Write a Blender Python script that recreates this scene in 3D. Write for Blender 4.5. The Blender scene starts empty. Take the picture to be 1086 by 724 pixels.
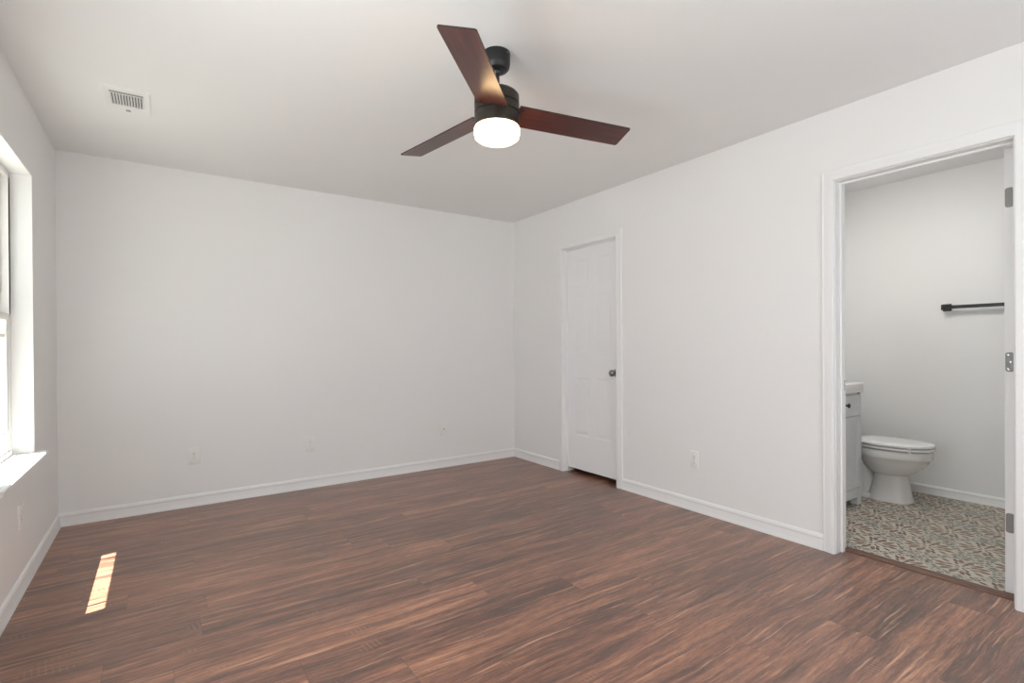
import bpy, bmesh, math, random
from mathutils import Vector, Matrix
random.seed(4)
sc = bpy.context.scene
C = sc.collection
PI = math.pi

# ------------------------------------------------------------------ camera
CAM_Z, YAW, PITCH, ROLL, FPX, SY = 1.15381, 0.603345, -0.00357, -0.006486, 541.24, 6.646
fw = Vector((math.sin(YAW)*math.cos(PITCH), math.cos(YAW)*math.cos(PITCH), math.sin(PITCH)))
r0 = Vector((math.cos(YAW), -math.sin(YAW), 0)); u0 = r0.cross(fw)
rr = math.cos(ROLL)*r0 + math.sin(ROLL)*u0; uu = -math.sin(ROLL)*r0 + math.cos(ROLL)*u0
cam = bpy.data.objects.new('camera', bpy.data.cameras.new('camera')); C.objects.link(cam)
m = Matrix((rr, uu, -fw)).transposed().to_4x4(); m.translation = (0, 0, CAM_Z)
cam.matrix_world = m
cam.data.sensor_width = 36; cam.data.lens = FPX/1086*36; cam.data.shift_y = SY/1086
cam.data.clip_start = 0.02
sc.camera = cam
sc.view_settings.view_transform = 'Standard'; sc.view_settings.look = 'None'
sc.view_settings.gamma = 1; sc.view_settings.use_curve_mapping = False
sc.view_settings.exposure = 0.2
sc.cycles.use_denoising = True
sc.cycles.max_bounces = 14; sc.cycles.diffuse_bounces = 10; sc.cycles.glossy_bounces = 5
sc.cycles.sample_clamp_indirect = 6

# ------------------------------------------------------------------ room numbers
XL, XR, YF, YB, H = -0.552, 3.049, 4.389, -0.65, 2.44
XR2, XB, YN, YS = 3.164, 4.83, 2.02, -0.60
XLO = -0.715

# ------------------------------------------------------------------ world and lights
w = bpy.data.worlds.new('sky'); sc.world = w; w.use_nodes = True
bg = w.node_tree.nodes['Background']; bg.inputs[0].default_value = (0.90, 0.95, 1.0, 1); bg.inputs[1].default_value = 2.0

def light(name, typ, loc, direction, energy, color=(1, 1, 1), **kw):
    l = bpy.data.lights.new(name, typ); l.energy = energy; l.color = color
    for k, v in kw.items(): setattr(l, k, v)
    o = bpy.data.objects.new(name, l); C.objects.link(o); o.location = loc
    o.rotation_euler = Vector(direction).to_track_quat('-Z', 'Y').to_euler()
    return o
SUN = Vector((0.364, 0.070, -1.0))
light('sun', 'SUN', (-3, 2, 5), SUN, 40.0, (1.0, 0.96, 0.89), angle=0.006)
def portal(loc, d, sx, sy):
    o = light('window_portal', 'AREA', loc, d, 1.0, shape='RECTANGLE', size=sx, size_y=sy)
    o.data.cycles.is_portal = True
portal((-0.73, 3.195, 1.34), (1, 0, 0), 0.92, 1.46)
portal((-0.73, 1.2, 1.34), (1, 0, 0), 0.92, 1.46)
# added fill light in front of the closed wall behind the photographer
light('back_fill_light', 'AREA', (1.25, YB+0.03, 1.35), (0, 1, 0.0), 23.0, (0.92, 0.965, 1.0), shape='RECTANGLE', size=2.6, size_y=1.6)
light('side_fill_light', 'AREA', (-0.60, 1.20, 1.34), (1, 0, 0.0), 22.0, (0.92, 0.965, 1.0), shape='RECTANGLE', size=0.88, size_y=1.4)  # added fill light standing in the reveal of the unseen twin window
light('bathroom_light', 'AREA', (3.72, 1.45, 2.25), (0.4, -0.1, -1), 8.6, (1.0, 0.97, 0.93), shape='RECTANGLE', size=0.5, size_y=0.25)

# ------------------------------------------------------------------ materials
def mat(name, col, rough=0.5, metal=0.0, spec=0.5, emit=None, es=0.0):
    M = bpy.data.materials.new(name); M.use_nodes = True
    b = M.node_tree.nodes['Principled BSDF']
    b.inputs['Base Color'].default_value = (*col, 1); b.inputs['Roughness'].default_value = rough
    b.inputs['Metallic'].default_value = metal; b.inputs['Specular IOR Level'].default_value = spec
    if emit: b.inputs['Emission Color'].default_value = (*emit, 1); b.inputs['Emission Strength'].default_value = es
    return M
class N:
    """small helper to write shader maths"""
    def __init__(s, M): s.t = M.node_tree; s.b = s.t.nodes['Principled BSDF']
    def node(s, typ, **kw):
        n = s.t.nodes.new(typ)
        for k, v in kw.items(): setattr(n, k, v)
        return n
    def put(s, sock, v):
        if isinstance(v, (int, float)): sock.default_value = v
        elif isinstance(v, tuple): sock.default_value = v
        else: s.t.links.new(v, sock)
    def m(s, op, a, b=0.0, c=None):
        n = s.node('ShaderNodeMath', operation=op); s.put(n.inputs[0], a); s.put(n.inputs[1], b)
        if c is not None: s.put(n.inputs[2], c)
        return n.outputs[0]
    def pos(s):
        g = s.node('ShaderNodeNewGeometry'); x = s.node('ShaderNodeSeparateXYZ'); s.t.links.new(g.outputs['Position'], x.inputs[0])
        return x.outputs
    def objpos(s):
        g = s.node('ShaderNodeTexCoord'); x = s.node('ShaderNodeSeparateXYZ'); s.t.links.new(g.outputs['Object'], x.inputs[0])
        return x.outputs
    def vec(s, x, y, z=0.0):
        n = s.node('ShaderNodeCombineXYZ'); s.put(n.inputs[0], x); s.put(n.inputs[1], y); s.put(n.inputs[2], z); return n.outputs[0]
    def noise(s, v, scale, detail=3, rough=0.55, dist=0.0):
        n = s.node('ShaderNodeTexNoise'); s.put(n.inputs['Vector'], v); n.inputs['Scale'].default_value = scale
        n.inputs['Detail'].default_value = detail; n.inputs['Roughness'].default_value = rough; n.inputs['Distortion'].default_value = dist
        return n.outputs['Fac']
    def white(s, v):
        n = s.node('ShaderNodeTexWhiteNoise', noise_dimensions='3D'); s.put(n.inputs['Vector'], v); return n.outputs['Value']
    def ramp(s, f, stops):
        n = s.node('ShaderNodeValToRGB'); s.put(n.inputs[0], f); e = n.color_ramp.elements
        while len(e) < len(stops): e.new(0.5)
        for q, (p, c) in zip(e, stops): q.position = p; q.color = (*c, 1)
        return n.outputs[0]
    def mix(s, f, a, b, mode='MIX'):
        n = s.node('ShaderNodeMix', data_type='RGBA', blend_type=mode); s.put(n.inputs[0], f)
        for i, v in ((6, a), (7, b)):
            if isinstance(v, tuple): n.inputs[i].default_value = (*v, 1)
            else: s.t.links.new(v, n.inputs[i])
        return n.outputs[2]
    def bump(s, h, dist, strength=0.5):
        n = s.node('ShaderNodeBump'); n.inputs['Distance'].default_value = dist; n.inputs['Strength'].default_value = strength
        s.put(n.inputs['Height'], h); s.t.links.new(n.outputs[0], s.b.inputs['Normal'])
    def step(s, a, lo, hi):
        n = s.node('ShaderNodeMapRange', interpolation_type='SMOOTHSTEP'); s.put(n.inputs[0], a)
        n.inputs[1].default_value = lo; n.inputs[2].default_value = hi; return n.outputs[0]

HINGE = mat('hinge_metal', (0.26, 0.26, 0.255), 0.55, 0.5)
def paint(name, col, rough, tex=0.0006, vary=0.02):
    M = mat(name, col, rough, spec=0.35); n = N(M); g = n.node('ShaderNodeNewGeometry').outputs['Position']
    f = n.noise(g, 1.3, 3)
    n.t.links.new(n.mix(f, tuple(c*(1-vary) for c in col), tuple(min(1, c*(1+vary)) for c in col)), n.b.inputs['Base Color'])
    n.bump(n.noise(g, 160, 2), tex, 0.35)
    return M
WALL = paint('wall_paint', (0.815, 0.815, 0.81), 0.55)
BWALL = paint('bathroom_wall_paint', (0.79, 0.79, 0.785), 0.55)
CEIL = paint('ceiling_paint', (0.83, 0.835, 0.83), 0.8, 0.0010)
TRIM = paint('trim_paint', (0.82, 0.825, 0.825), 0.5, 0.0001, 0.005)
DOORP = paint('door_paint', (0.84, 0.85, 0.865), 0.5, 0.0002, 0.005)
PLASTIC = mat('white_plastic', (0.82, 0.81, 0.79), 0.3)
VINYL = mat('white_vinyl', (0.80, 0.79, 0.77), 0.35)
SLOT = mat('dark_slot', (0.03, 0.03, 0.03), 0.6)
GREY = mat('grey_gasket', (0.18, 0.17, 0.16), 0.6)
NICKEL = mat('brushed_nickel', (0.42, 0.41, 0.40), 0.35, 1.0)
DNICKEL = mat('dark_nickel', (0.28, 0.275, 0.27), 0.28, 1.0)
BLACK = mat('matte_black_metal', (0.010, 0.010, 0.011), 0.42)
BRONZE = mat('dark_bronze', (0.030, 0.024, 0.018), 0.38, 0.35)
PORC = mat('porcelain', (0.80, 0.80, 0.79), 0.08)
SEATP = mat('seat_plastic', (0.82, 0.82, 0.81), 0.16)
CAB = mat('cabinet_paint', (0.66, 0.68, 0.70), 0.4)
CULT = mat('cultured_marble', (0.80, 0.79, 0.77), 0.15)
SHADE = mat('frosted_lit_glass', (0.9, 0.88, 0.85), 0.3, emit=(1.0, 0.64, 0.30), es=11.0)
CONC = paint('concrete', (0.30, 0.30, 0.29), 0.9)
SOFF = mat('soffit_vinyl', (0.75, 0.74, 0.72), 0.6)

# glass: clear pane
GLASS = bpy.data.materials.new('window_glass'); GLASS.use_nodes = True
t = GLASS.node_tree; t.nodes.remove(t.nodes['Principled BSDF'])
g1 = t.nodes.new('ShaderNodeBsdfTransparent'); g1.inputs[0].default_value = (0.93, 0.95, 0.94, 1)
g2 = t.nodes.new('ShaderNodeBsdfGlossy'); g2.inputs['Roughness'].default_value = 0.02
mx = t.nodes.new('ShaderNodeMixShader'); mx.inputs[0].default_value = 0.06; t.links.new(g1.outputs[0], mx.inputs[1]); t.links.new(g2.outputs[0], mx.inputs[2])
t.links.new(mx.outputs[0], t.nodes['Material Output'].inputs[0])

# wood plank floor, boards run along x
FLOOR = mat('plank_floor', (0.1, 0.05, 0.03), 0.36, spec=0.9); n = N(FLOOR); n.b.inputs['Coat Weight'].default_value = 0.35; n.b.inputs['Coat Roughness'].default_value = 0.34; n.b.inputs['Coat IOR'].default_value = 1.55; P = n.pos()
PW, PL = 0.198, 1.22
yr = n.m('DIVIDE', n.m('SUBTRACT', P[1], 2.0), PW); row = n.m('FLOOR', yr)
off = n.white(n.vec(row, 3.7, 1.1))
xc = n.m('ADD', n.m('DIVIDE', P[0], PL), n.m('MULTIPLY', off, 7.3)); col = n.m('FLOOR', xc)
rnd = n.white(n.vec(row, col, 5.0)); rnd2 = n.white(n.vec(row, col, 9.0))
px = n.m('ADD', P[0], n.m('MULTIPLY', rnd, 31.0)); py = n.m('ADD', P[1], n.m('MULTIPLY', rnd2, 17.0))
warp = n.m('MULTIPLY', n.m('SUBTRACT', n.noise(n.vec(n.m('MULTIPLY', px, 1.6), n.m('MULTIPLY', py, 3.0)), 1.0, 2), 0.5), 0.07)
pyw = n.m('ADD', py, warp)
big = n.noise(n.vec(n.m('MULTIPLY', px, 1.1), n.m('MULTIPLY', pyw, 15.0)), 1.0, 3, 0.6)
mid = n.noise(n.vec(n.m('MULTIPLY', px, 3.8), n.m('MULTIPLY', pyw, 58.0)), 1.0, 5, 0.68)
fine = n.noise(n.vec(n.m('MULTIPLY', px, 22.0), n.m('MULTIPLY', pyw, 190.0)), 1.0, 3, 0.65)
v = n.m('ADD', n.m('MULTIPLY', big, 0.36), n.m('ADD', n.m('MULTIPLY', mid, 0.42), n.m('MULTIPLY', fine, 0.22)))
v = n.m('ADD', v, n.m('MULTIPLY', n.m('SUBTRACT', rnd, 0.5), 0.07))
base = n.ramp(v, [(0.33, (0.034, 0.019, 0.014)), (0.43, (0.100, 0.046, 0.031)), (0.50, (0.195, 0.083, 0.051)), (0.57, (0.325, 0.142, 0.083)), (0.67, (0.58, 0.30, 0.17))])
streak = n.step(n.noise(n.vec(n.m('MULTIPLY', px, 1.9), n.m('MULTIPLY', pyw, 62.0), 4.0), 1.0, 4, 0.6), 0.57, 0.70)
base = n.mix(n.m('MULTIPLY', streak, 0.65), base, (0.66, 0.38, 0.24))
# patches of short saw marks across the grain
saw = n.m('MULTIPLY', n.step(n.noise(n.vec(n.m('MULTIPLY', px, 4.0), n.m('MULTIPLY', py, 11.0), 8.0), 1.0, 1), 0.64, 0.72),
          n.step(n.m('SINE', n.m('MULTIPLY', n.m('ADD', px, n.m('MULTIPLY', py, 0.15)), 330.0)), 0.2, 0.9))
base = n.mix(n.m('MULTIPLY', saw, 0.28), base, (0.42, 0.26, 0.17))
fy = n.m('FRACT', yr); fx = n.m('FRACT', xc)
ey = n.m('MINIMUM', fy, n.m('SUBTRACT', 1.0, fy)); ex = n.m('MINIMUM', fx, n.m('SUBTRACT', 1.0, fx))
seam = n.m('MAXIMUM', n.m('LESS_THAN', ey, 0.006), n.m('LESS_THAN', ex, 0.0011))
base = n.mix(n.m('MULTIPLY', seam, 0.45), base, (0.05, 0.03, 0.02))
n.t.links.new(base, n.b.inputs['Base Color'])
n.t.links.new(n.m('ADD', 0.25, n.m('MULTIPLY', mid, 0.22)), n.b.inputs['Roughness'])
n.bump(n.m('SUBTRACT', n.m('ADD', n.m('MULTIPLY', fine, 0.5), mid), n.m('MULTIPLY', seam, 0.8)), 0.0012, 0.35)

# patterned bathroom vinyl: two interleaved flower motifs on a 0.39 m grid
TILE = mat('patterned_vinyl', (0.5, 0.45, 0.38), 0.42); n = N(TILE); P = n.pos()
G = 0.39
def motif(x0, y0):
    u = n.m('MULTIPLY', n.m('SUBTRACT', n.m('FRACT', n.m('ADD', n.m('DIVIDE', n.m('SUBTRACT', P[0], x0), G), 20.5)), 0.5), G)
    v = n.m('MULTIPLY', n.m('SUBTRACT', n.m('FRACT', n.m('ADD', n.m('DIVIDE', n.m('SUBTRACT', P[1], y0), G), 20.5)), 0.5), G)
    r = n.m('SQRT', n.m('ADD', n.m('MULTIPLY', u, u), n.m('MULTIPLY', v, v))); a = n.m('ARCTAN2', v, u)
    return u, v, r, a
def ring(r, a, rad, width, k, ph, duty=0.1):
    """k petals around radius rad"""
    b_ = n.m('SUBTRACT', 1.0, n.m('ABSOLUTE', n.m('DIVIDE', n.m('SUBTRACT', r, rad), width)))
    s = n.m('COSINE', n.m('ADD', n.m('MULTIPLY', a, float(k)), ph))
    return n.step(n.m('ADD', b_, n.m('MULTIPLY', s, 0.75)), 1.0+duty, 1.25+duty)
gp = n.node('ShaderNodeNewGeometry').outputs['Position']
colr = n.mix(n.noise(gp, 9, 3), (0.43, 0.39, 0.32), (0.54, 0.50, 0.43))
vo = n.node('ShaderNodeTexVoronoi', feature='F1'); n.put(vo.inputs['Vector'], n.vec(n.m('ADD', P[0], P[1]), n.m('MULTIPLY', n.m('SUBTRACT', P[0], P[1]), 1.5))); vo.inputs['Scale'].default_value = 25.0; vo.inputs['Randomness'].default_value = 0.45
vs = n.node('ShaderNodeSeparateColor'); n.t.links.new(vo.outputs['Color'], vs.inputs[0])
blob = n.m('SUBTRACT', 1.0, n.step(vo.outputs['Distance'], 0.40, 0.50))
bcol = n.ramp(vs.outputs[0], [(0.0, (0.055, 0.060, 0.062)), (0.30, (0.16, 0.20, 0.18)), (0.55, (0.11, 0.062, 0.036)), (0.80, (0.20, 0.24, 0.22)), (1.0, (0.06, 0.04, 0.03))])
colr = n.mix(n.m('MULTIPLY', blob, 1.0), colr, bcol)
for (x0, y0) in ((3.385, 0.85), (3.385+G/2, 0.85+G/2)):
    u, v_, r, a = motif(x0, y0)
    # pale heart of the flower, brown feathered wings, dark petals
    disc = n.m('SUBTRACT', 1.0, n.step(r, 0.112, 0.120))
    colr = n.mix(disc, colr, (0.54, 0.49, 0.41))
    d = n.m('ABSOLUTE', n.m('COSINE', n.m('ADD', a, 0.62)))
    pet = n.m('COSINE', n.m('MULTIPLY', n.m('ADD', a, 0.62), 14.0))
    fr_ = n.m('ADD', 0.098, n.m('MULTIPLY', pet, 0.014))
    wing = n.m('MULTIPLY', n.m('MULTIPLY', n.step(d, 0.45, 0.58), n.step(r, 0.035, 0.085)), n.m('LESS_THAN', r, fr_))
    wing = n.m('MULTIPLY', wing, n.m('ADD', 0.45, n.m('MULTIPLY', n.step(pet, -0.7, 0.1), 0.5)))
    colr = n.mix(wing, colr, (0.17, 0.092, 0.052))
    up = n.m('SUBTRACT', 1.0, n.step(d, 0.50, 0.62))
    colr = n.mix(n.m('MULTIPLY', ring(r, a, 0.088, 0.045, 12, 0.0), up), colr, (0.10, 0.055, 0.032))
    colr = n.mix(ring(r, a, 0.020, 0.028, 5, 0.3), colr, (0.045, 0.045, 0.045))
    colr = n.mix(ring(r, a, 0.050, 0.032, 8, 1.0), colr, (0.085, 0.050, 0.030))
n.t.links.new(colr, n.b.inputs['Base Color'])

# fan blade veneer (grain along the blade = object x)
BLADE = mat('fan_blade_veneer', (0.09, 0.02, 0.014), 0.30, spec=0.6); n = N(BLADE); O = n.objpos()
f = n.noise(n.vec(n.m('MULTIPLY', O[0], 2.5), n.m('MULTIPLY', O[1], 55.0), O[2]), 1.0, 4, 0.6, 0.6)
n.t.links.new(n.ramp(f, [(0.3, (0.040, 0.013, 0.012)), (0.55, (0.080, 0.022, 0.018)), (0.75, (0.13, 0.038, 0.028))]), n.b.inputs['Base Color'])
BEDGE = mat('fan_blade_edge', (0.03, 0.014, 0.010), 0.5)
THR = mat('reducer_wood', (0.15, 0.075, 0.05), 0.4); n = N(THR); P = n.pos()
f = n.noise(n.vec(n.m('MULTIPLY', P[0], 90.0), n.m('MULTIPLY', P[1], 3.0)), 1.0, 3)
n.t.links.new(n.ramp(f, [(0.3, (0.085, 0.040, 0.028)), (0.7, (0.19, 0.10, 0.068))]), n.b.inputs['Base Color'])

# ------------------------------------------------------------------ mesh helpers
def box(bm, x0, x1, y0, y1, z0, z1, bev=0.0, seg=2, mi=0):
    r = bmesh.ops.create_cube(bm, size=1.0); vs = r['verts']
    for v in vs:
        v.co = Vector(((x0+x1)/2+v.co.x*(x1-x0), (y0+y1)/2+v.co.y*(y1-y0), (z0+z1)/2+v.co.z*(z1-z0)))
    if bev:
        es = {e for v in vs for e in v.link_edges}
        rb = bmesh.ops.bevel(bm, geom=list(es), offset=bev, segments=seg, affect='EDGES', profile=0.5)
    if mi:
        for f in {f for v in vs if v.is_valid for f in v.link_faces}: f.material_index = mi
def cyl(bm, c, axis, r, l, seg=32, r2=None):
    """cylinder starting at c going l along axis ('x','y','z' with sign by l)"""
    prof = [(0, 0), (r, 0), (r2 if r2 is not None else r, l), (0, l)]
    lathe(bm, prof, c, axis, seg)
def lathe(bm, prof, c=(0, 0, 0), axis='z', seg=48):
    rows = []
    for (r, h) in prof:
        ring = []
        if abs(r) < 1e-7:
            ring = [bm.verts.new(axv(axis, c, 0, 0, h))]
        else:
            for i in range(seg):
                a = 2*PI*i/seg; ring.append(bm.verts.new(axv(axis, c, r*math.cos(a), r*math.sin(a), h)))
        rows.append(ring)
    for A, B in zip(rows, rows[1:]):
        for i in range(seg):
            j = (i+1) % seg
            try:
                if len(A) == 1 and len(B) == 1: continue
                if len(A) == 1: bm.faces.new((A[0], B[j], B[i]))
                elif len(B) == 1: bm.faces.new((A[i], A[j], B[0]))
                else: bm.faces.new((A[i], A[j], B[j], B[i]))
            except ValueError: pass
def axv(axis, c, a, b, h):
    if axis == 'z': return Vector((c[0]+a, c[1]+b, c[2]+h))
    if axis == 'x': return Vector((c[0]+h, c[1]+a, c[2]+b))
    return Vector((c[0]+a, c[1]+h, c[2]+b))
def prism(bm, poly, axis, h0, h1):
    """poly in the two other axes (z: x,y; x: y,z; y: x,z)"""
    def P_(p, h):
        if axis == 'z': return (p[0], p[1], h)
        if axis == 'x': return (h, p[0], p[1])
        return (p[0], h, p[1])
    A = [bm.verts.new(P_(p, h0)) for p in poly]; B = [bm.verts.new(P_(p, h1)) for p in poly]
    k = len(poly)
    bm.faces.new(A); bm.faces.new(B)
    for i in range(k): bm.faces.new((A[i], A[(i+1) % k], B[(i+1) % k], B[i]))
def loft(bm, rings, cap=True):
    R_ = [[bm.verts.new(p) for p in r] for r in rings]; k = len(R_[0])
    for A, B in zip(R_, R_[1:]):
        for i in range(k): bm.faces.new((A[i], A[(i+1) % k], B[(i+1) % k], B[i]))
    if cap: bm.faces.new(R_[0]); bm.faces.new(R_[-1])
def obj(name, bm, material, parent=None, smooth=None):
    bmesh.ops.recalc_face_normals(bm, faces=bm.faces)
    me = bpy.data.meshes.new(name); bm.to_mesh(me); bm.free()
    mats = material if isinstance(material, (list, tuple)) else [material]
    for M in mats: me.materials.append(M)
    o = bpy.data.objects.new(name, me); C.objects.link(o)
    if parent: o.parent = parent
    if smooth:
        me.polygons.foreach_set('use_smooth', [True]*len(me.polygons))
        try: me.set_sharp_from_angle(angle=math.radians(smooth))
        except Exception: pass
    return o
def empty(name, loc=(0, 0, 0)):
    o = bpy.data.objects.new(name, None); C.objects.link(o); o.location = loc; o.empty_display_size = 0.05
    return o
def thing(name, label, cat, loc=(0, 0, 0), group=None):
    o = empty(name, loc); tag(o, label, cat, group); return o
def tag(o, label, cat, group=None):
    o['label'] = label; o['category'] = cat
    if group: o['group'] = group
    return o
def structure(o, label=None, cat=None):
    o['kind'] = 'structure'
    if label: o['label'] = label
    if cat: o['category'] = cat
    return o
def NB(): return bmesh.new()
def each(name, makers, material, parent):
    for f_ in makers:
        b = NB(); f_(b); obj(name, b, material, parent)

# ------------------------------------------------------------------ setting: floors, ceiling, walls
W1Y0, W1Y1, WZ0, WZ1 = 2.735, 3.652, 0.585, 2.066       # visible window opening
W2Y0, W2Y1 = 0.74, 1.657                                # unseen twin added nearer the photographer to brighten the room
D1Y0, D1Y1, D1H = 2.932, 3.594, 2.030                   # closet doorway
D2Y0, D2Y1, D2H = 0.588, 1.297, 2.042                   # bathroom doorway

b = NB(); box(b, XLO, 3.17, YB-0.1, YF+0.1, -0.10, 0.0); box(b, 3.17, 3.95, 2.32, YF+0.1, -0.10, 0.0)
structure(obj('floor', b, FLOOR), 'dark reddish brown wood plank floor', 'floor')
b = NB(); box(b, 3.17, XB+0.1, YS-0.1, 2.12, -0.10, 0.002)
structure(obj('floor', b, TILE), 'cream and brown flower patterned bathroom floor', 'floor')
b = NB(); box(b, XLO, XB+0.1, YB-0.1, YF+0.1, H, H+0.12)
structure(obj('ceiling', b, CEIL), 'flat white ceiling', 'ceiling')

def wall_with_openings(bm, axis, a0, a1, t0, t1, z0, z1, ops):
    """wall running along y ('x' normal) or x ('y' normal); ops = (s0, s1, zlo, zhi)"""
    def bx(s0, s1, zl, zh):
        if s1-s0 < 1e-6 or zh-zl < 1e-6: return
        if axis == 'x': box(bm, t0, t1, s0, s1, zl, zh)
        else: box(bm, s0, s1, t0, t1, zl, zh)
    cur = a0
    for (s0, s1, zl, zh) in sorted(ops):
        bx(cur, s0, z0, z1); bx(s0, s1, z0, zl); bx(s0, s1, zh, z1); cur = s1
    bx(cur, a1, z0, z1)
b = NB(); wall_with_openings(b, 'x', YB-0.1, YF, XLO, XL, 0, H, [(W1Y0, W1Y1, WZ0, WZ1), (W2Y0, W2Y1, WZ0, WZ1)])
structure(obj('wall_left', b, WALL), 'white wall on the left with the window', 'wall')
b = NB(); box(b, XLO, 3.95, YF, YF+0.1, 0, H)
structure(obj('wall_far', b, WALL), 'bare white far wall facing the camera', 'wall')
b = NB(); wall_with_openings(b, 'x', YB-0.1, YF, XR, XR2, 0, H, [(D1Y0-0.018, D1Y1+0.018, 0, D1H+0.018), (D2Y0-0.018, D2Y1+0.018, 0, D2H+0.018)])
structure(obj('wall_right', b, WALL), 'white wall on the right with two doorways', 'wall')
b = NB(); box(b, XL, XR, YB-0.1, YB, 0, H)
structure(obj('wall_back', b, WALL), 'white wall behind the camera', 'wall')
b = NB(); box(b, XB, XB+0.1, YS-0.1, YN+0.1, 0, H)
structure(obj('wall_bathroom_far', b, BWALL), 'bathroom wall with the black towel bar', 'wall')
b = NB(); box(b, XR2, XB, YN, YN+0.1, 0, H)
structure(obj('wall_bathroom_left', b, BWALL), 'bathroom wall behind toilet and vanity', 'wall')
b = NB(); box(b, XR2, XB, YS-0.1, YS, 0, H)
structure(obj('wall_bathroom_right', b, BWALL), 'bathroom wall behind the open door', 'wall')
b = NB(); box(b, 3.85, 3.95, 2.32, YF, 0, H); box(b, XR2, 3.85, 2.22, 2.32, 0, H)
structure(obj('wall_closet', b, WALL), 'closet walls behind the panel door', 'wall')

# baseboards: moulded profile, (distance from wall, height)
BP = [(0, 0), (0.0145, 0), (0.0145, 0.014), (0.0125, 0.019), (0.0115, 0.030), (0.0095, 0.052), (0.0090, 0.060), (0.0115, 0.066), (0.0115, 0.071), (0.0085, 0.080), (0.0055, 0.086), (0.0, 0.088)]
def baseboard(name, a, c, nrm, label, mt=TRIM, sc_=1.0):
    """from a to c (x,y) along the wall, nrm = into-the-room normal; ends mitred by simple overlap"""
    b = NB(); A = Vector((a[0], a[1], 0)); Cc = Vector((c[0], c[1], 0)); nn = Vector((nrm[0], nrm[1], 0))
    loft(b, [[(A+nn*d)+Vector((0, 0, z*sc_)) for d, z in BP], [(Cc+nn*d)+Vector((0, 0, z*sc_)) for d, z in BP]])
    return structure(obj(name, b, mt, smooth=25), label, 'baseboard')
baseboard('baseboard_left', (XL, YB), (XL, YF), (1, 0), 'white baseboard along the left wall')
baseboard('baseboard_far', (XL, YF), (XR, YF), (0, -1), 'white baseboard along the far wall')
baseboard('baseboard_right', (XR, D1Y1+0.066), (XR, YF), (-1, 0), 'short white baseboard between closet door and corner')
baseboard('baseboard_right', (XR, D2Y1+0.066), (XR, D1Y0-0.066), (-1, 0), 'long white baseboard between the two doorways')
baseboard('baseboard_right', (XR, YB), (XR, D2Y0-0.066), (-1, 0), 'white baseboard right of the bathroom doorway')
baseboard('baseboard_back', (XL, YB), (XR, YB), (0, 1), 'white baseboard behind the camera')
baseboard('baseboard_bathroom_far', (XB, YS), (XB, YN), (-1, 0), 'white baseboard below the towel bar', sc_=0.8)
baseboard('baseboard_bathroom_left', (4.17, YN), (XB, YN), (0, -1), 'white baseboard behind the toilet', sc_=0.8)

# ------------------------------------------------------------------ door casings and doors
CASP = [(0.0, 0.0), (0.0, 0.012), (0.004, 0.0165), (0.010, 0.018), (0.030, 0.0165), (0.045, 0.012), (0.052, 0.0115), (0.056, 0.013), (0.060, 0.012), (0.062, 0.009), (0.062, 0.0)]  # (away from opening, thickness)
def casing_mesh(y0, y1, h, xw, side):
    """picture-frame casing around a doorway, mitred at the head"""
    b = NB(); k = 0.004; rings = []
    for (py, pz, sy, sz) in ((y0-k, 0, -1, 0), (y0-k, h+k, -1, 1), (y1+k, h+k, 1, 1), (y1+k, 0, 1, 0)):
        rings.append([Vector((xw+side*tck, py+sy*d, (pz+sz*d) if sz else 0.0)) for d, tck in CASP])
    loft(b, rings); return b
def doorway(name, y0, y1, h, stop_x, label):
    d = empty(name, (0, 0, 0)); structure(d, label, 'door')
    obj('casing', casing_mesh(y0, y1, h, XR, -1), TRIM, d, smooth=25)
    obj('casing', casing_mesh(y0, y1, h, XR2, 1), TRIM, d, smooth=25)
    b = NB()
    box(b, XR, XR2, y0-0.018, y0, 0, h+0.018); box(b, XR, XR2, y1, y1+0.018, 0, h+0.018); box(b, XR, XR2, y0, y1, h, h+0.018)
    obj('jamb', b, TRIM, d)
    b = NB(); s0, s1 = stop_x
    box(b, s0, s1, y0, y0+0.011, 0, h, 0.002); box(b, s0, s1, y1-0.011, y1, 0, h, 0.002); box(b, s0, s1, y0+0.011, y1-0.011, h-0.011, h, 0.002)
    obj('door_stop', b, TRIM, d)
    return d
def panel_door(width, h, th, panels):
    """six-panel slab lying in local x (0..width), y (0..th), z (0..h); both faces moulded"""
    b = NB(); rec = 0.0035
    box(b, 0, width, rec, th-rec, 0, h)
    xs = sorted({0, width} | {v for p in panels for v in p[:2]}); zs = sorted({0, h} | {v for p in panels for v in p[2:]})
    for side in (0, 1):
        for i in range(len(xs)-1):
            for j in range(len(zs)-1):
                cx, cz = (xs[i]+xs[i+1])/2, (zs[j]+zs[j+1])/2
                if any(p[0] < cx < p[1] and p[2] < cz < p[3] for p in panels): continue
                if side == 0: box(b, xs[i], xs[i+1], 0, rec, zs[j], zs[j+1])
                else: box(b, xs[i], xs[i+1], th-rec, th, zs[j], zs[j+1])
        for (x0, x1, z0, z1) in panels:
            ya, yb = (rec, 0.0) if side == 0 else (th-rec, th)
            def rect(i, y): return [Vector((x0+i, y, z0+i)), Vector((x1-i, y, z0+i)), Vector((x1-i, y, z1-i)), Vector((x0+i, y, z1-i))]
            s = 1 if side == 0 else -1
            loft(b, [rect(0.0, yb+s*0.0002), rect(0.006, yb+s*0.0022), rect(0.012, ya-s*0.0005)], cap=False)
            loft(b, [rect(0.020, ya), rect(0.040, yb+s*0.0010), rect(0.044, yb+s*0.0008)])
    bmesh.ops.remove_doubles(b, verts=b.verts, dist=1e-5)
    return b
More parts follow.
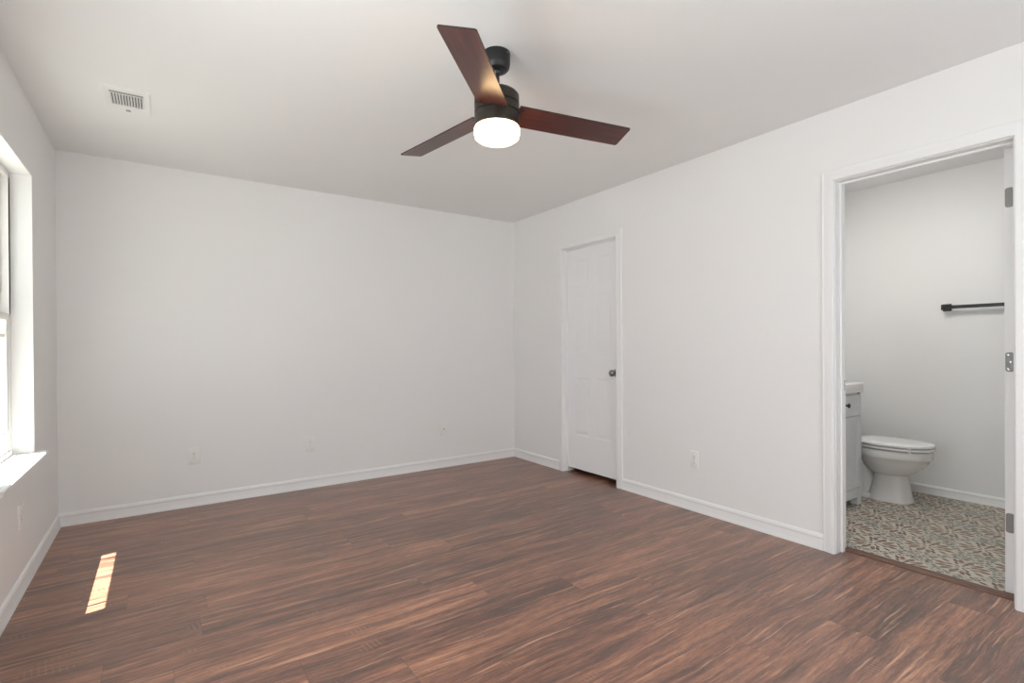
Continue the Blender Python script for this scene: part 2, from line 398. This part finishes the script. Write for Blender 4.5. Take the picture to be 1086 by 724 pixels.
def hinge(parent, loc, rotz, mt):
    """leaf with rounded corners in local y/z plane facing -x, knuckle at +y side"""
    b = NB(); poly = []
    wd, hh, rc = 0.030, 0.089, 0.010
    for (cy, cz, a0) in ((wd-rc, hh/2-rc, 0), (rc, hh/2-rc, 90), (rc, -hh/2+rc, 180), (wd-rc, -hh/2+rc, 270)):
        for q in range(5):
            a = math.radians(a0+q*22.5); poly.append((cy+rc*math.cos(a), cz+rc*math.sin(a)))
    prism(b, poly, 'x', -0.002, 0.0)
    o = obj('hinge', b, mt, parent); o.location = loc; o.rotation_euler = (0, 0, rotz)
    each('screw', [lambda b, yy=yy, zz=zz: cyl(b, (-0.0028, yy, zz), 'x', 0.0038, 0.001, 12) for (yy, zz) in ((0.020, 0.032), (0.012, 0.0), (0.020, -0.032))], DNICKEL, o)
    b = NB(); cyl(b, (-0.003, -0.004, -0.045), 'z', 0.006, 0.090, 14); obj('hinge_pin', b, mt, o)
    return o
def knob_mesh(s=1):
    b = NB(); lathe(b, [(0, 0), (0.033, 0.0), (0.033, 0.004), (0.029, 0.008), (0.012, 0.010), (0.011, 0.030), (0.017, 0.036), (0.0255, 0.044), (0.028, 0.053), (0.026, 0.061), (0.018, 0.067), (0.0, 0.069)], (0, 0, 0), 'y', 36)
    return b

# closet door, closed, swings into the closet
d1 = doorway('door_1', D1Y0, D1Y1, D1H, (3.080, 3.098), 'closed white six panel closet door')
wd = D1Y1-D1Y0-0.006; gz = 0.040; hh = D1H-0.004-gz
st = 0.105; cm = 0.085; xa0, xa1 = st, wd/2-cm/2; xb0, xb1 = wd/2+cm/2, wd-st
pz = [(0.345-gz, 0.865-gz), (1.075-gz, 1.595-gz), (1.700-gz, 1.915-gz)]
pan = [(x0, x1, z0, z1) for (z0, z1) in pz for (x0, x1) in ((xa0, xa1), (xb0, xb1))]
s = obj('door_slab', panel_door(wd, hh, 0.035, pan), DOORP, d1)
s.location = (3.099, D1Y1-0.003, gz); s.rotation_euler = (0, 0, -PI/2)
k = obj('door_knob', knob_mesh(), DNICKEL, d1, smooth=40); k.location = (3.099, D1Y0+0.050, 0.925); k.rotation_euler = (0, 0, PI/2)
k = obj('door_knob', knob_mesh(), DNICKEL, d1, smooth=40); k.location = (3.134, D1Y0+0.050, 0.925); k.rotation_euler = (0, 0, -PI/2)

# bathroom door, open a quarter turn into the bathroom
d2 = doorway('door_2', D2Y0, D2Y1, D2H, (3.098, 3.128), 'white bathroom doorway with its door swung open inside')
wd = D2Y1-D2Y0-0.006; gz = 0.014; hh = D2H-0.004-gz
xa0, xa1 = st, wd/2-cm/2; xb0, xb1 = wd/2+cm/2, wd-st
pan = [(x0, x1, z0, z1) for (z0, z1) in ((0.22, 0.84), (1.03, 1.60), (1.70, 1.92)) for (x0, x1) in ((xa0, xa1), (xb0, xb1))]
s = obj('door_slab', panel_door(wd, hh, 0.035, pan), DOORP, d2)
s.location = (3.186, 0.610, gz)
for z in (1.815, 1.066, 0.331): hinge(d2, (3.1862, 0.6125, z), 0, HINGE)
for yy, rz in ((0.610, PI), (0.645, 0)):
    k = obj('door_knob', knob_mesh(), DNICKEL, d2, smooth=40); k.location = (3.186+wd-0.06, yy, 0.925); k.rotation_euler = (0, 0, rz)
b = NB(); box(b, 3.133, 3.156, D2Y1-0.0015, D2Y1+0.0005, 0.892, 0.950, 0.0004, 1); p_ = obj('strike_plate', b, BRONZE, d2)
# floor reducer strip in the bathroom doorway
b = NB(); prism(b, [(3.128, 0.0), (3.134, 0.007), (3.150, 0.011), (3.185, 0.011), (3.192, 0.009), (3.196, 0.0)], 'y', D2Y0+0.001, D2Y1-0.001)
structure(obj('trim_1', b, THR), 'brown wood reducer strip across the bathroom doorway', 'threshold')

# ------------------------------------------------------------------ windows
def ring_frame(bm, x0, x1, y0, y1, z0, z1, ws, wt, wb, bev=0.0015):
    box(bm, x0, x1, y0, y0+ws, z0, z1, bev, 1); box(bm, x0, x1, y1-ws, y1, z0, z1, bev, 1)
    box(bm, x0, x1, y0+ws, y1-ws, z1-wt, z1, bev, 1); box(bm, x0, x1, y0+ws, y1-ws, z0, z0+wb, bev, 1)
def grille(bm, xg, y0, y1, z0, z1, ins=0.085, t=0.016):
    for y in (y0+ins, y1-ins): box(bm, xg-0.003, xg+0.003, y-t/2, y+t/2, z0, z1)
    for z in (z0+ins, z1-ins):
        box(bm, xg-0.0031, xg+0.0031, y0, y0+ins-t/2, z-t/2, z+t/2); box(bm, xg-0.0031, xg+0.0031, y0+ins+t/2, y1-ins-t/2, z-t/2, z+t/2); box(bm, xg-0.0031, xg+0.0031, y1-ins+t/2, y1, z-t/2, z+t/2)
def make_window(name, y0, y1, label):
    wn = empty(name, (0, 0, 0)); structure(wn, label, 'window')
    zs = 0.610
    b = NB(); ring_frame(b, -0.712, -0.637, y0, y1, zs, WZ1, 0.030, 0.030, 0.008)
    box(b, -0.664, -0.637, y0, y0+0.036, zs+0.008, WZ1-0.03); box(b, -0.664, -0.637, y1-0.036, y1, 1.33, WZ1-0.03)   # jamb liners of the upper sash
    obj('window_frame', b, VINYL, wn)
    a0, a1 = y0+0.031, y1-0.031
    zm = 1.322
    # lower sash (inner track)
    b = NB(); ring_frame(b, -0.665, -0.640, a0, a1, zs+0.009, zm+0.016, 0.045, 0.036, 0.034)
    box(b, -0.640, -0.628, a0+0.005, a1-0.005, zs+0.009, zs+0.022, 0.003, 2)      # lift rail
    ls = obj('lower_sash', b, VINYL, wn)
    gy0, gy1, gz0, gz1 = a0+0.045, a1-0.045, zs+0.043, zm-0.020
    b = NB(); grille(b, -0.652, gy0, gy1, gz0, gz1, 0.078); obj('grille', b, VINYL, ls)
    b = NB(); box(b, -0.660, -0.6565, gy0-0.004, gy1+0.004, gz0-0.004, gz1+0.004); obj('pane', b, GLASS, ls)
    # upper sash (outer track)
    b = NB(); ring_frame(b, -0.694, -0.675, a0, a1, zm-0.004, WZ1-0.031, 0.045, 0.038, 0.036)
    us = obj('upper_sash', b, VINYL, wn)
    hy0, hy1, hz0, hz1 = a0+0.045, a1-0.045, zm+0.020, WZ1-0.069
    b = NB(); grille(b, -0.6845, hy0, hy1, hz0, hz1); obj('grille', b, VINYL, us)
    b = NB(); box(b, -0.691, -0.688, hy0-0.004, hy1+0.004, hz0-0.004, hz1+0.004); obj('pane', b, GLASS, us)
    b = NB(); ring_frame(b, -0.6749, -0.6725, a0-0.001, a1+0.001, zm+0.016, WZ1-0.03, 0.006, 0.010, 0.001, 0.0); obj('weather_strip', b, GREY, us)
    # locks on the meeting rail
    for yy in (y0+0.26, y1-0.26):
        b = NB(); box(b, -0.668, -0.648, yy-0.03, yy+0.03, zm+0.016, zm+0.022, 0.002, 2); box(b, -0.662, -0.655, yy-0.006, yy+0.03, zm+0.022, zm+0.030, 0.003, 2)
        obj('sash_lock', b, VINYL, wn)
    # stool (inner sill board) with horns
    b = NB(); prism(b, [(-0.637, y0+0.0005), (XL+0.0002, y0+0.0005), (XL+0.0002, y0-0.034), (-0.498, y0-0.034), (-0.498, y1+0.034), (XL+0.0002, y1+0.034), (XL+0.0002, y1-0.0005), (-0.637, y1-0.0005)], 'z', 0.587, zs)
    bmesh.ops.bevel(b, geom=[e for e in b.edges if all(v.co.x > -0.50 for v in e.verts)], offset=0.003, segments=2, affect='EDGES')
    obj('window_sill', b, TRIM, wn)
    return wn
make_window('window_1', W1Y0, W1Y1, 'white single hung window at the left edge')
make_window('added_window', W2Y0, W2Y1, 'unseen white single hung window added nearer the camera for more light')
# outside: roof overhang and ground
b = NB(); box(b, -1.068, XLO, YB-0.6, YF+0.6, H-0.02, H+0.18)
structure(obj('roof_overhang', b, SOFF), 'white eave outside the window', 'eave')
b = NB(); box(b, -14, XLO, -10, 14, -0.6, -0.35)
structure(obj('ground', b, CONC), 'pale ground outside the window', 'ground')

# ------------------------------------------------------------------ ceiling fan
FX, FY = 1.2283, 1.8885
fan = thing('ceiling_fan', 'dark bronze ceiling fan with three reddish wood blades and a lit round lamp', 'ceiling fan', (FX, FY, 2.10))
FZ = 2.10
b = NB(); lathe(b, [(0, 2.4405-FZ), (0.060, 2.4405-FZ), (0.060, 2.392-FZ), (0.057, 2.376-FZ), (0.048, 2.366-FZ), (0.030, 2.362-FZ), (0.022, 2.366-FZ), (0, 2.366-FZ)])
cn = obj('canopy', b, BLACK, fan, smooth=35)
each('screw', [lambda b, a=a: cyl(b, (0.0600*math.cos(a), 0.0600*math.sin(a), 2.425-FZ), 'z', 0.0035, 0.005, 10) for a in (-1.2, -0.75)], NICKEL, cn)
b = NB(); lathe(b, [(0, 2.37-FZ), (0.016, 2.368-FZ), (0.021, 2.358-FZ), (0.016, 2.348-FZ), (0.0125, 2.345-FZ), (0.0125, 2.290-FZ), (0.021, 2.286-FZ), (0.021, 2.262-FZ), (0, 2.262-FZ)], seg=24)
obj('downrod', b, BLACK, fan, smooth=35)
HR = 0.0985
b = NB(); lathe(b, [(0, 2.268-FZ), (0.070, 2.268-FZ), (0.088, 2.264-FZ), (HR, 2.252-FZ), (HR, 2.2135-FZ), (HR-0.004, 2.212-FZ), (HR-0.004, 2.209-FZ), (HR, 2.2075-FZ), (HR, 2.176-FZ), (HR-0.004, 2.1745-FZ), (HR-0.004, 2.1715-FZ), (HR, 2.170-FZ), (HR, 2.118-FZ), (HR-0.003, 2.114-FZ), (0, 2.114-FZ)], seg=72)
obj('motor_housing', b, BRONZE, fan, smooth=35)
b = NB(); lathe(b, [(0, 2.115-FZ), (0.096, 2.115-FZ), (0.0995, 2.109-FZ), (0.0995, 2.086-FZ), (0.096, 2.070-FZ), (0.084, 2.061-FZ), (0.055, 2.056-FZ), (0, 2.054-FZ)], seg=72)
obj('lamp_shade', b, SHADE, fan, smooth=50)
for kk, dth in enumerate((0, 0.0012, -0.064)):
    th = -2.3454 + kk*2*PI/3 + dth
    b = NB(); x0, x1, hw_, rc = 0.088, 0.645, 0.0675, 0.010
    out = [(x0, -hw_), ]
    for (cx, cy, a0) in ((x1-rc, -hw_+rc, -90), (x1-rc, hw_-rc, 0)):
        for q in range(6): a = math.radians(a0+q*18); out.append((cx+rc*math.cos(a), cy+rc*math.sin(a)))
    out.append((x0, hw_))
    prism(b, out, 'z', -0.003, 0.003)
    for f in b.faces:
        if abs(f.normal.z) < 0.5 and len(f.verts) == 4: f.material_index = 1
    bl_ = obj('blade', b, [BLADE, BEDGE], fan)
    M_ = Matrix.Translation((0, 0, 2.1829-FZ)) @ Matrix.Rotation(th, 4, 'Z') @ Matrix.Rotation(0.0327, 4, 'Y') @ Matrix.Rotation(-0.212, 4, 'X')
    bl_.matrix_local = M_
    b = NB(); box(b, 0.080, 0.150, -0.028, 0.028, 0.003, 0.008, 0.002, 2)
    ir = obj('blade_bracket', b, BRONZE, bl_)
    each('screw', [lambda b, sy=sy: cyl(b, (0.106, sy, -0.0048), 'z', 0.004, 0.002, 12) for sy in (-0.045, 0.045)], BRONZE, bl_)

# ------------------------------------------------------------------ ceiling air vent
av = thing('air_vent', 'white slotted metal air vent set in the ceiling near the far left', 'air vent', (-0.132, 3.305, H))
b = NB(); pw, pl_ = 0.100, 0.146; iw, il = 0.070, 0.108
def rc_(a, c, z): return [(-a, -c, z), (a, -c, z), (a, c, z), (-a, c, z)]
loft(b, [rc_(pw, pl_, 0.0), rc_(pw, pl_, -0.003), rc_(pw-0.008, pl_-0.008, -0.007), rc_(iw, il, -0.007), rc_(iw, il, -0.001)], cap=False)
obj('register_frame', b, TRIM, av)
b = NB(); box(b, -iw, iw, -il, il, -0.0012, 0.0)
obj('duct_opening', b, SLOT, av)
NL = 12
for i in range(NL):
    b = NB(); x = -0.066+i*0.012
    prism(b, [(x-0.0035, -0.0065), (x+0.0015, -0.0065), (x+0.0045, -0.0015), (x+0.0035, -0.0015), (x+0.0005, -0.0055), (x-0.0035, -0.0055)], 'y', -0.070, 0.072)
    obj('louver', b, TRIM, av)
each('cross_bar', [lambda b, q=q: box(b, -iw, iw, q[0], q[1], -0.0068, -0.0012) for q in ((-0.078, -0.070), (0.072, il), (-il, -0.101))], TRIM, av)
b = NB(); prism(b, [(-0.093, -0.004), (-0.083, -0.006), (-0.083, -0.005), (-0.093, -0.003)], 'x', -iw, iw); obj('louver', b, NICKEL, av)
b = NB(); box(b, -0.010, 0.010, 0.118, 0.122, -0.016, -0.006, 0.001, 1); obj('damper_lever', b, NICKEL, av)
each('screw', [lambda b, yy=yy: cyl(b, (0, yy, -0.0085), 'z', 0.004, 0.002, 12) for yy in (-0.128, 0.132)], TRIM, av)

# ------------------------------------------------------------------ wall plates
def plate(name, label, loc, rz, kind, cat='outlet', group='white wall plates low on the walls'):
    """plate in local x/z, facing -y"""
    t_ = thing(name, label, cat, loc, group); t_.rotation_euler = (0, 0, rz)
    b = NB(); box(b, -0.036, 0.036, -0.0078, 0, -0.0585, 0.0585, 0.0022, 2); obj('cover_plate', b, PLASTIC, t_, smooth=40)
    if kind == 'duplex':
        for z in (0.0195, -0.0195):
            b = NB()
            out = [(0.0170*math.cos(a), z+max(-0.0135, min(0.0135, 0.0170*math.sin(a)))) for a in [i*PI/16 for i in range(32)]]
            prism(b, out, 'y', -0.0098, -0.0070); r_ = obj('receptacle', b, PLASTIC, t_)
            b = NB(); box(b, -0.0075, -0.0055, -0.0101, -0.0097, z-0.001, z+0.007); box(b, 0.0055, 0.0075, -0.0101, -0.0097, z, z+0.006); cyl(b, (0, -0.0101, z-0.0075), 'y', 0.0024, 0.0004, 12)
            obj('slots', b, SLOT, r_)
        b = NB(); cyl(b, (0, -0.0088, 0), 'y', 0.003, 0.0014, 12); obj('screw', b, NICKEL, t_)
    elif kind == 'decora':
        b = NB(); box(b, -0.0175, 0.0175, -0.0095, -0.007, -0.0345, 0.0345, 0.0012, 2); r_ = obj('receptacle', b, PLASTIC, t_)
        b = NB()
        for z in (0.018, -0.018):
            box(b, -0.0075, -0.0055, -0.0098, -0.0094, z-0.001, z+0.007); box(b, 0.0055, 0.0075, -0.0098, -0.0094, z, z+0.006); cyl(b, (0, -0.0098, z-0.0075), 'y', 0.0024, 0.0004, 12)
        obj('slots', b, SLOT, r_)
        each('screw', [lambda b, z=z: cyl(b, (0, -0.0084, z), 'y', 0.0028, 0.0012, 12) for z in (0.047, -0.047)], NICKEL, t_)
    else:
        b = NB(); cyl(b, (0, -0.0135, 0), 'y', 0.0048, 0.0075, 18); cyl(b, (0, -0.0085, 0), 'y', 0.0075, 0.0025, 6); obj('cable_jack', b, NICKEL, t_)
        each('screw', [lambda b, z=z: cyl(b, (0, -0.0084, z), 'y', 0.0028, 0.0012, 12) for z in (0.030, -0.030)], PLASTIC, t_)
    return t_
plate('wall_outlet', 'white outlet low on the far wall, leftmost of the three plates there', (0.198, YF, 0.366), 0, 'duplex')
plate('wall_outlet', 'white rectangular insert plate low on the far wall, middle of the three plates there', (1.007, YF, 0.360), 0, 'decora')
plate('wall_outlet', 'white plate low on the far wall nearest the right corner', (2.225, YF, 0.366), 0, 'jack')
plate('wall_outlet', 'white outlet on the right wall between closet door and bathroom doorway', (XR, 2.197, 0.358), -PI/2, 'duplex')
plate('wall_outlet', 'white outlet below the window on the left wall', (XL, 3.285, 0.370), PI/2, 'duplex')

# ------------------------------------------------------------------ towel bar
tb = thing('towel_bar', 'matte black square towel bar on the bathroom wall', 'towel bar', (XB, 1.0, 1.418))
b = NB(); box(b, -0.066, -0.044, -0.300, 0.300, -0.012, 0.012, 0.002, 2); obj('bar', b, BLACK, tb)
for y in (0.290, -0.290):
    b = NB(); box(b, -0.0085, 0.0, y-0.026, y+0.026, -0.026, 0.026, 0.002, 2); box(b, -0.072, -0.008, y-0.019, y+0.019, -0.020, 0.020, 0.002, 2)
    obj('bracket', b, BLACK, tb)

# ------------------------------------------------------------------ toilet (faces -y)
TX, TY = 4.452, 1.60
wc = thing('toilet', 'white two piece toilet with closed lid beside the bathroom vanity', 'toilet', (TX, TY, 0.002))
def egg(yf, yb, hw, z, k=48, e=2.25, shift=0.0):
    """closed outline: front tip at yf, back at yb; local coordinates"""
    cy = yb + (yf-yb)*0.42
    pts = []
    for i in range(k):
        a = 2*PI*i/k; c, s_ = math.cos(a), math.sin(a)
        x = hw*math.copysign(abs(c)**(2/e), c)
        yy = math.copysign(abs(s_)**(2/e), s_)
        y = cy + (yb-cy)*yy if yy > 0 else cy + (cy-yf)*yy
        pts.append(Vector((x, y, z)))
    return pts
def L_(y): return y-TY
b = NB()
secs = [(0.0, 1.388, 1.66, 0.116, 2.8), (0.012, 1.386, 1.66, 0.116, 2.8), (0.03, 1.396, 1.655, 0.110, 2.7), (0.10, 1.408, 1.635, 0.100, 2.6), (0.17, 1.420, 1.62, 0.092, 2.5), (0.192, 1.420, 1.625, 0.092, 2.4),
        (0.202, 1.402, 1.64, 0.110, 2.3), (0.22, 1.368, 1.66, 0.132, 2.2), (0.25, 1.332, 1.68, 0.153, 2.2), (0.285, 1.306, 1.70, 0.167, 2.2), (0.318, 1.290, 1.715, 0.174, 2.2), (0.323, 1.279, 1.72, 0.180, 2.2), (0.333, 1.274, 1.725, 0.183, 2.2), (0.377, 1.272, 1.73, 0.184, 2.2), (0.3815, 1.276, 1.726, 0.180, 2.2)]
loft(b, [egg(L_(yf), L_(yb), hw, z, e=e) for z, yf, yb, hw, e in secs])
# rear: foot flange, trapway body and the deck the tank stands on
loft(b, [egg(L_(1.56), L_(1.965), hw, z, e=3.4) for z, hw in ((0, 0.112), (0.02, 0.112), (0.032, 0.100))])
loft(b, [egg(L_(yf), L_(1.95), hw, z, e=3.0) for z, yf, hw in ((0.02, 1.60, 0.088), (0.12, 1.61, 0.082), (0.20, 1.64, 0.088), (0.27, 1.67, 0.105), (0.31, 1.70, 0.13))])
loft(b, [egg(L_(yf), L_(1.99), hw, z, e=5.0) for z, yf, hw in ((0.305, 1.66, 0.120), (0.33, 1.64, 0.150), (0.372, 1.64, 0.160), (0.383, 1.645, 0.155))])
obj('bowl', b, PORC, wc, smooth=50)
b = NB(); loft(b, [egg(L_(1.264), L_(1.738), 0.190, 0.3925), egg(L_(1.262), L_(1.738), 0.192, 0.394), egg(L_(1.262), L_(1.738), 0.192, 0.4035), egg(L_(1.264), L_(1.738), 0.190, 0.405)])
obj('seat', b, SEATP, wc, smooth=50)
b = NB(); loft(b, [egg(L_(1.266), L_(1.745), 0.188, 0.4150), egg(L_(1.264), L_(1.745), 0.190, 0.4165), egg(L_(1.264), L_(1.745), 0.190, 0.428), egg(L_(1.274), L_(1.74), 0.181, 0.4345), egg(L_(1.34), L_(1.69), 0.125, 0.4375), egg(L_(1.42), L_(1.62), 0.06, 0.439)])
obj('lid', b, SEATP, wc, smooth=50)
each('seat_hinge', [lambda b, sx=sx: box(b, sx*0.075-0.02, sx*0.075+0.02, L_(1.725), L_(1.762), 0.383, 0.432, 0.005, 2) for sx in (-1, 1)], SEATP, wc)
each('seat_bumper', [lambda b, sx=sx, yy=yy, z=z: box(b, sx*q-0.010, sx*q+0.010, L_(yy)-0.008, L_(yy)+0.008, z, z+0.009) for sx in (-1, 1) for yy, q in ((1.36, 0.135), (1.60, 0.150)) for z in (0.383, 0.4065)], SEATP, wc)
b = NB(); loft(b, [egg(L_(1.815), L_(1.990), 0.185, 0.383, e=7), egg(L_(1.810), L_(2.000), 0.192, 0.42, e=7), egg(L_(1.803), L_(2.005), 0.202, 0.745, e=7)])
tk = obj('tank', b, PORC, wc, smooth=45)
b = NB(); loft(b, [egg(L_(1.795), L_(2.012), 0.209, 0.745, e=7), egg(L_(1.793), L_(2.013), 0.211, 0.765, e=7), egg(L_(1.80), L_(2.008), 0.205, 0.775, e=7)])
obj('tank_lid', b, PORC, wc, smooth=45)
b = NB(); cyl(b, (-0.15, L_(1.788), 0.70), 'y', 0.011, 0.02, 16); box(b, -0.155, -0.085, L_(1.783), L_(1.790), 0.694, 0.706, 0.002, 2); obj('flush_lever', b, NICKEL, wc)
each('bolt_cap', [lambda b, sx=sx: lathe(b, [(0, 0.046), (0.008, 0.044), (0.013, 0.036), (0.013, 0.028), (0, 0.028)], (sx*0.098, L_(1.76), 0), 'z', 16) for sx in (-1, 1)], SEATP, wc)

# ------------------------------------------------------------------ vanity cabinet (front faces -y)
VX0, VX1, VY0, VY1 = 3.600, 4.158, 1.602, YN
vc = thing('vanity_cabinet', 'light grey painted bathroom vanity with black knobs beside the toilet', 'cabinet', ((VX0+VX1)/2, (VY0+VY1)/2, 0.002))
vx, vy = (VX0+VX1)/2, (VY0+VY1)/2
b = NB(); A, B_ = VX0-vx, VX1-vx; Fy, Ry = VY0-vy, VY1-vy
box(b, A, B_, Fy+0.018, Ry, 0.118, 0.800)
box(b, A, B_, Fy+0.002, Fy+0.0185, 0.055, 0.122, 0.001, 1)          # bottom rail
box(b, A, A+0.018, Fy, Fy+0.0185, 0.122, 0.800); box(b, B_-0.018, B_, Fy, Fy+0.0185, 0.122, 0.800)
obj('cabinet_body', b, CAB, vc)
for (lx0, lx1) in ((A, A+0.062), (B_-0.062, B_)):
    for (ly0, ly1) in ((Fy, Fy+0.05), (Ry-0.05, Ry)):
        b = NB(); box(b, lx0, lx1, ly0, ly1, 0, 0.119, 0.0015, 1); obj('leg', b, CAB, vc)
def shaker(bm, x0, x1, z0, z1, y0, y1, fr, rec=0.007, bead=0.006):
    box(bm, x0, x1, y0+rec, y1, z0, z1)
    for q in ((x0, x0+fr, z0, z1), (x1-fr, x1, z0, z1)): box(bm, q[0], q[1], y0, y0+rec, q[2], q[3], 0.001, 1)
    for q in ((z0, z0+fr), (z1-fr, z1)): box(bm, x0+fr, x1-fr, y0, y0+rec, q[0], q[1], 0.001, 1)
    box(bm, x0+fr, x0+fr+bead, y0+rec*0.4, y0+rec, z0+fr, z1-fr); box(bm, x1-fr-bead, x1-fr, y0+rec*0.4, y0+rec, z0+fr, z1-fr)
def vknob(par, x, z, y):
    b = NB(); lathe(b, [(0, 0), (0.010, 0), (0.006, -0.004), (0.006, -0.014), (0.0145, -0.018), (0.0165, -0.023), (0.0135, -0.028), (0, -0.029)], (x, y, z), 'y', 24)
    obj('knob', b, BLACK, par, smooth=40)
b = NB(); shaker(b, A+0.020, B_-0.020, 0.642, 0.788, Fy, Fy+0.017, 0.032); dr = obj('drawer', b, CAB, vc); vknob(dr, 0.044, 0.722, Fy+0.006)
b = NB(); shaker(b, A+0.020, B_-0.020, 0.126, 0.636, Fy, Fy+0.017, 0.036); dd = obj('cabinet_door', b, CAB, vc); vknob(dd, A+0.038, 0.56, Fy)
vt = thing('bathroom_sink', 'white moulded sink top with black faucet resting on the grey vanity', 'sink', (vx, vy, 0.802))
b = NB(); box(b, A-0.006, B_+0.010, Fy-0.012, Ry, 0.004, 0.072, 0.006, 3); box(b, A-0.006, B_+0.010, Ry-0.015, Ry, 0.072, 0.13, 0.003, 2)
obj('sink_top', b, CULT, vt, smooth=40)
b = NB(); lathe(b, [(0.185, 0.0725), (0.180, 0.0775), (0.165, 0.0775), (0.150, 0.074), (0.0, 0.0732)], (0, -0.03, 0), 'z', 48); obj('basin_rim', b, CULT, vt, smooth=50)
b = NB(); cyl(b, (0, 0.145, 0.072), 'z', 0.024, 0.012, 24); cyl(b, (0, 0.145, 0.084), 'z', 0.014, 0.085, 20); box(b, -0.010, 0.010, 0.045, 0.155, 0.150, 0.168, 0.004, 2); box(b, -0.005, 0.005, 0.135, 0.185, 0.172, 0.180, 0.002, 2)
obj('faucet', b, BLACK, vt, smooth=40)
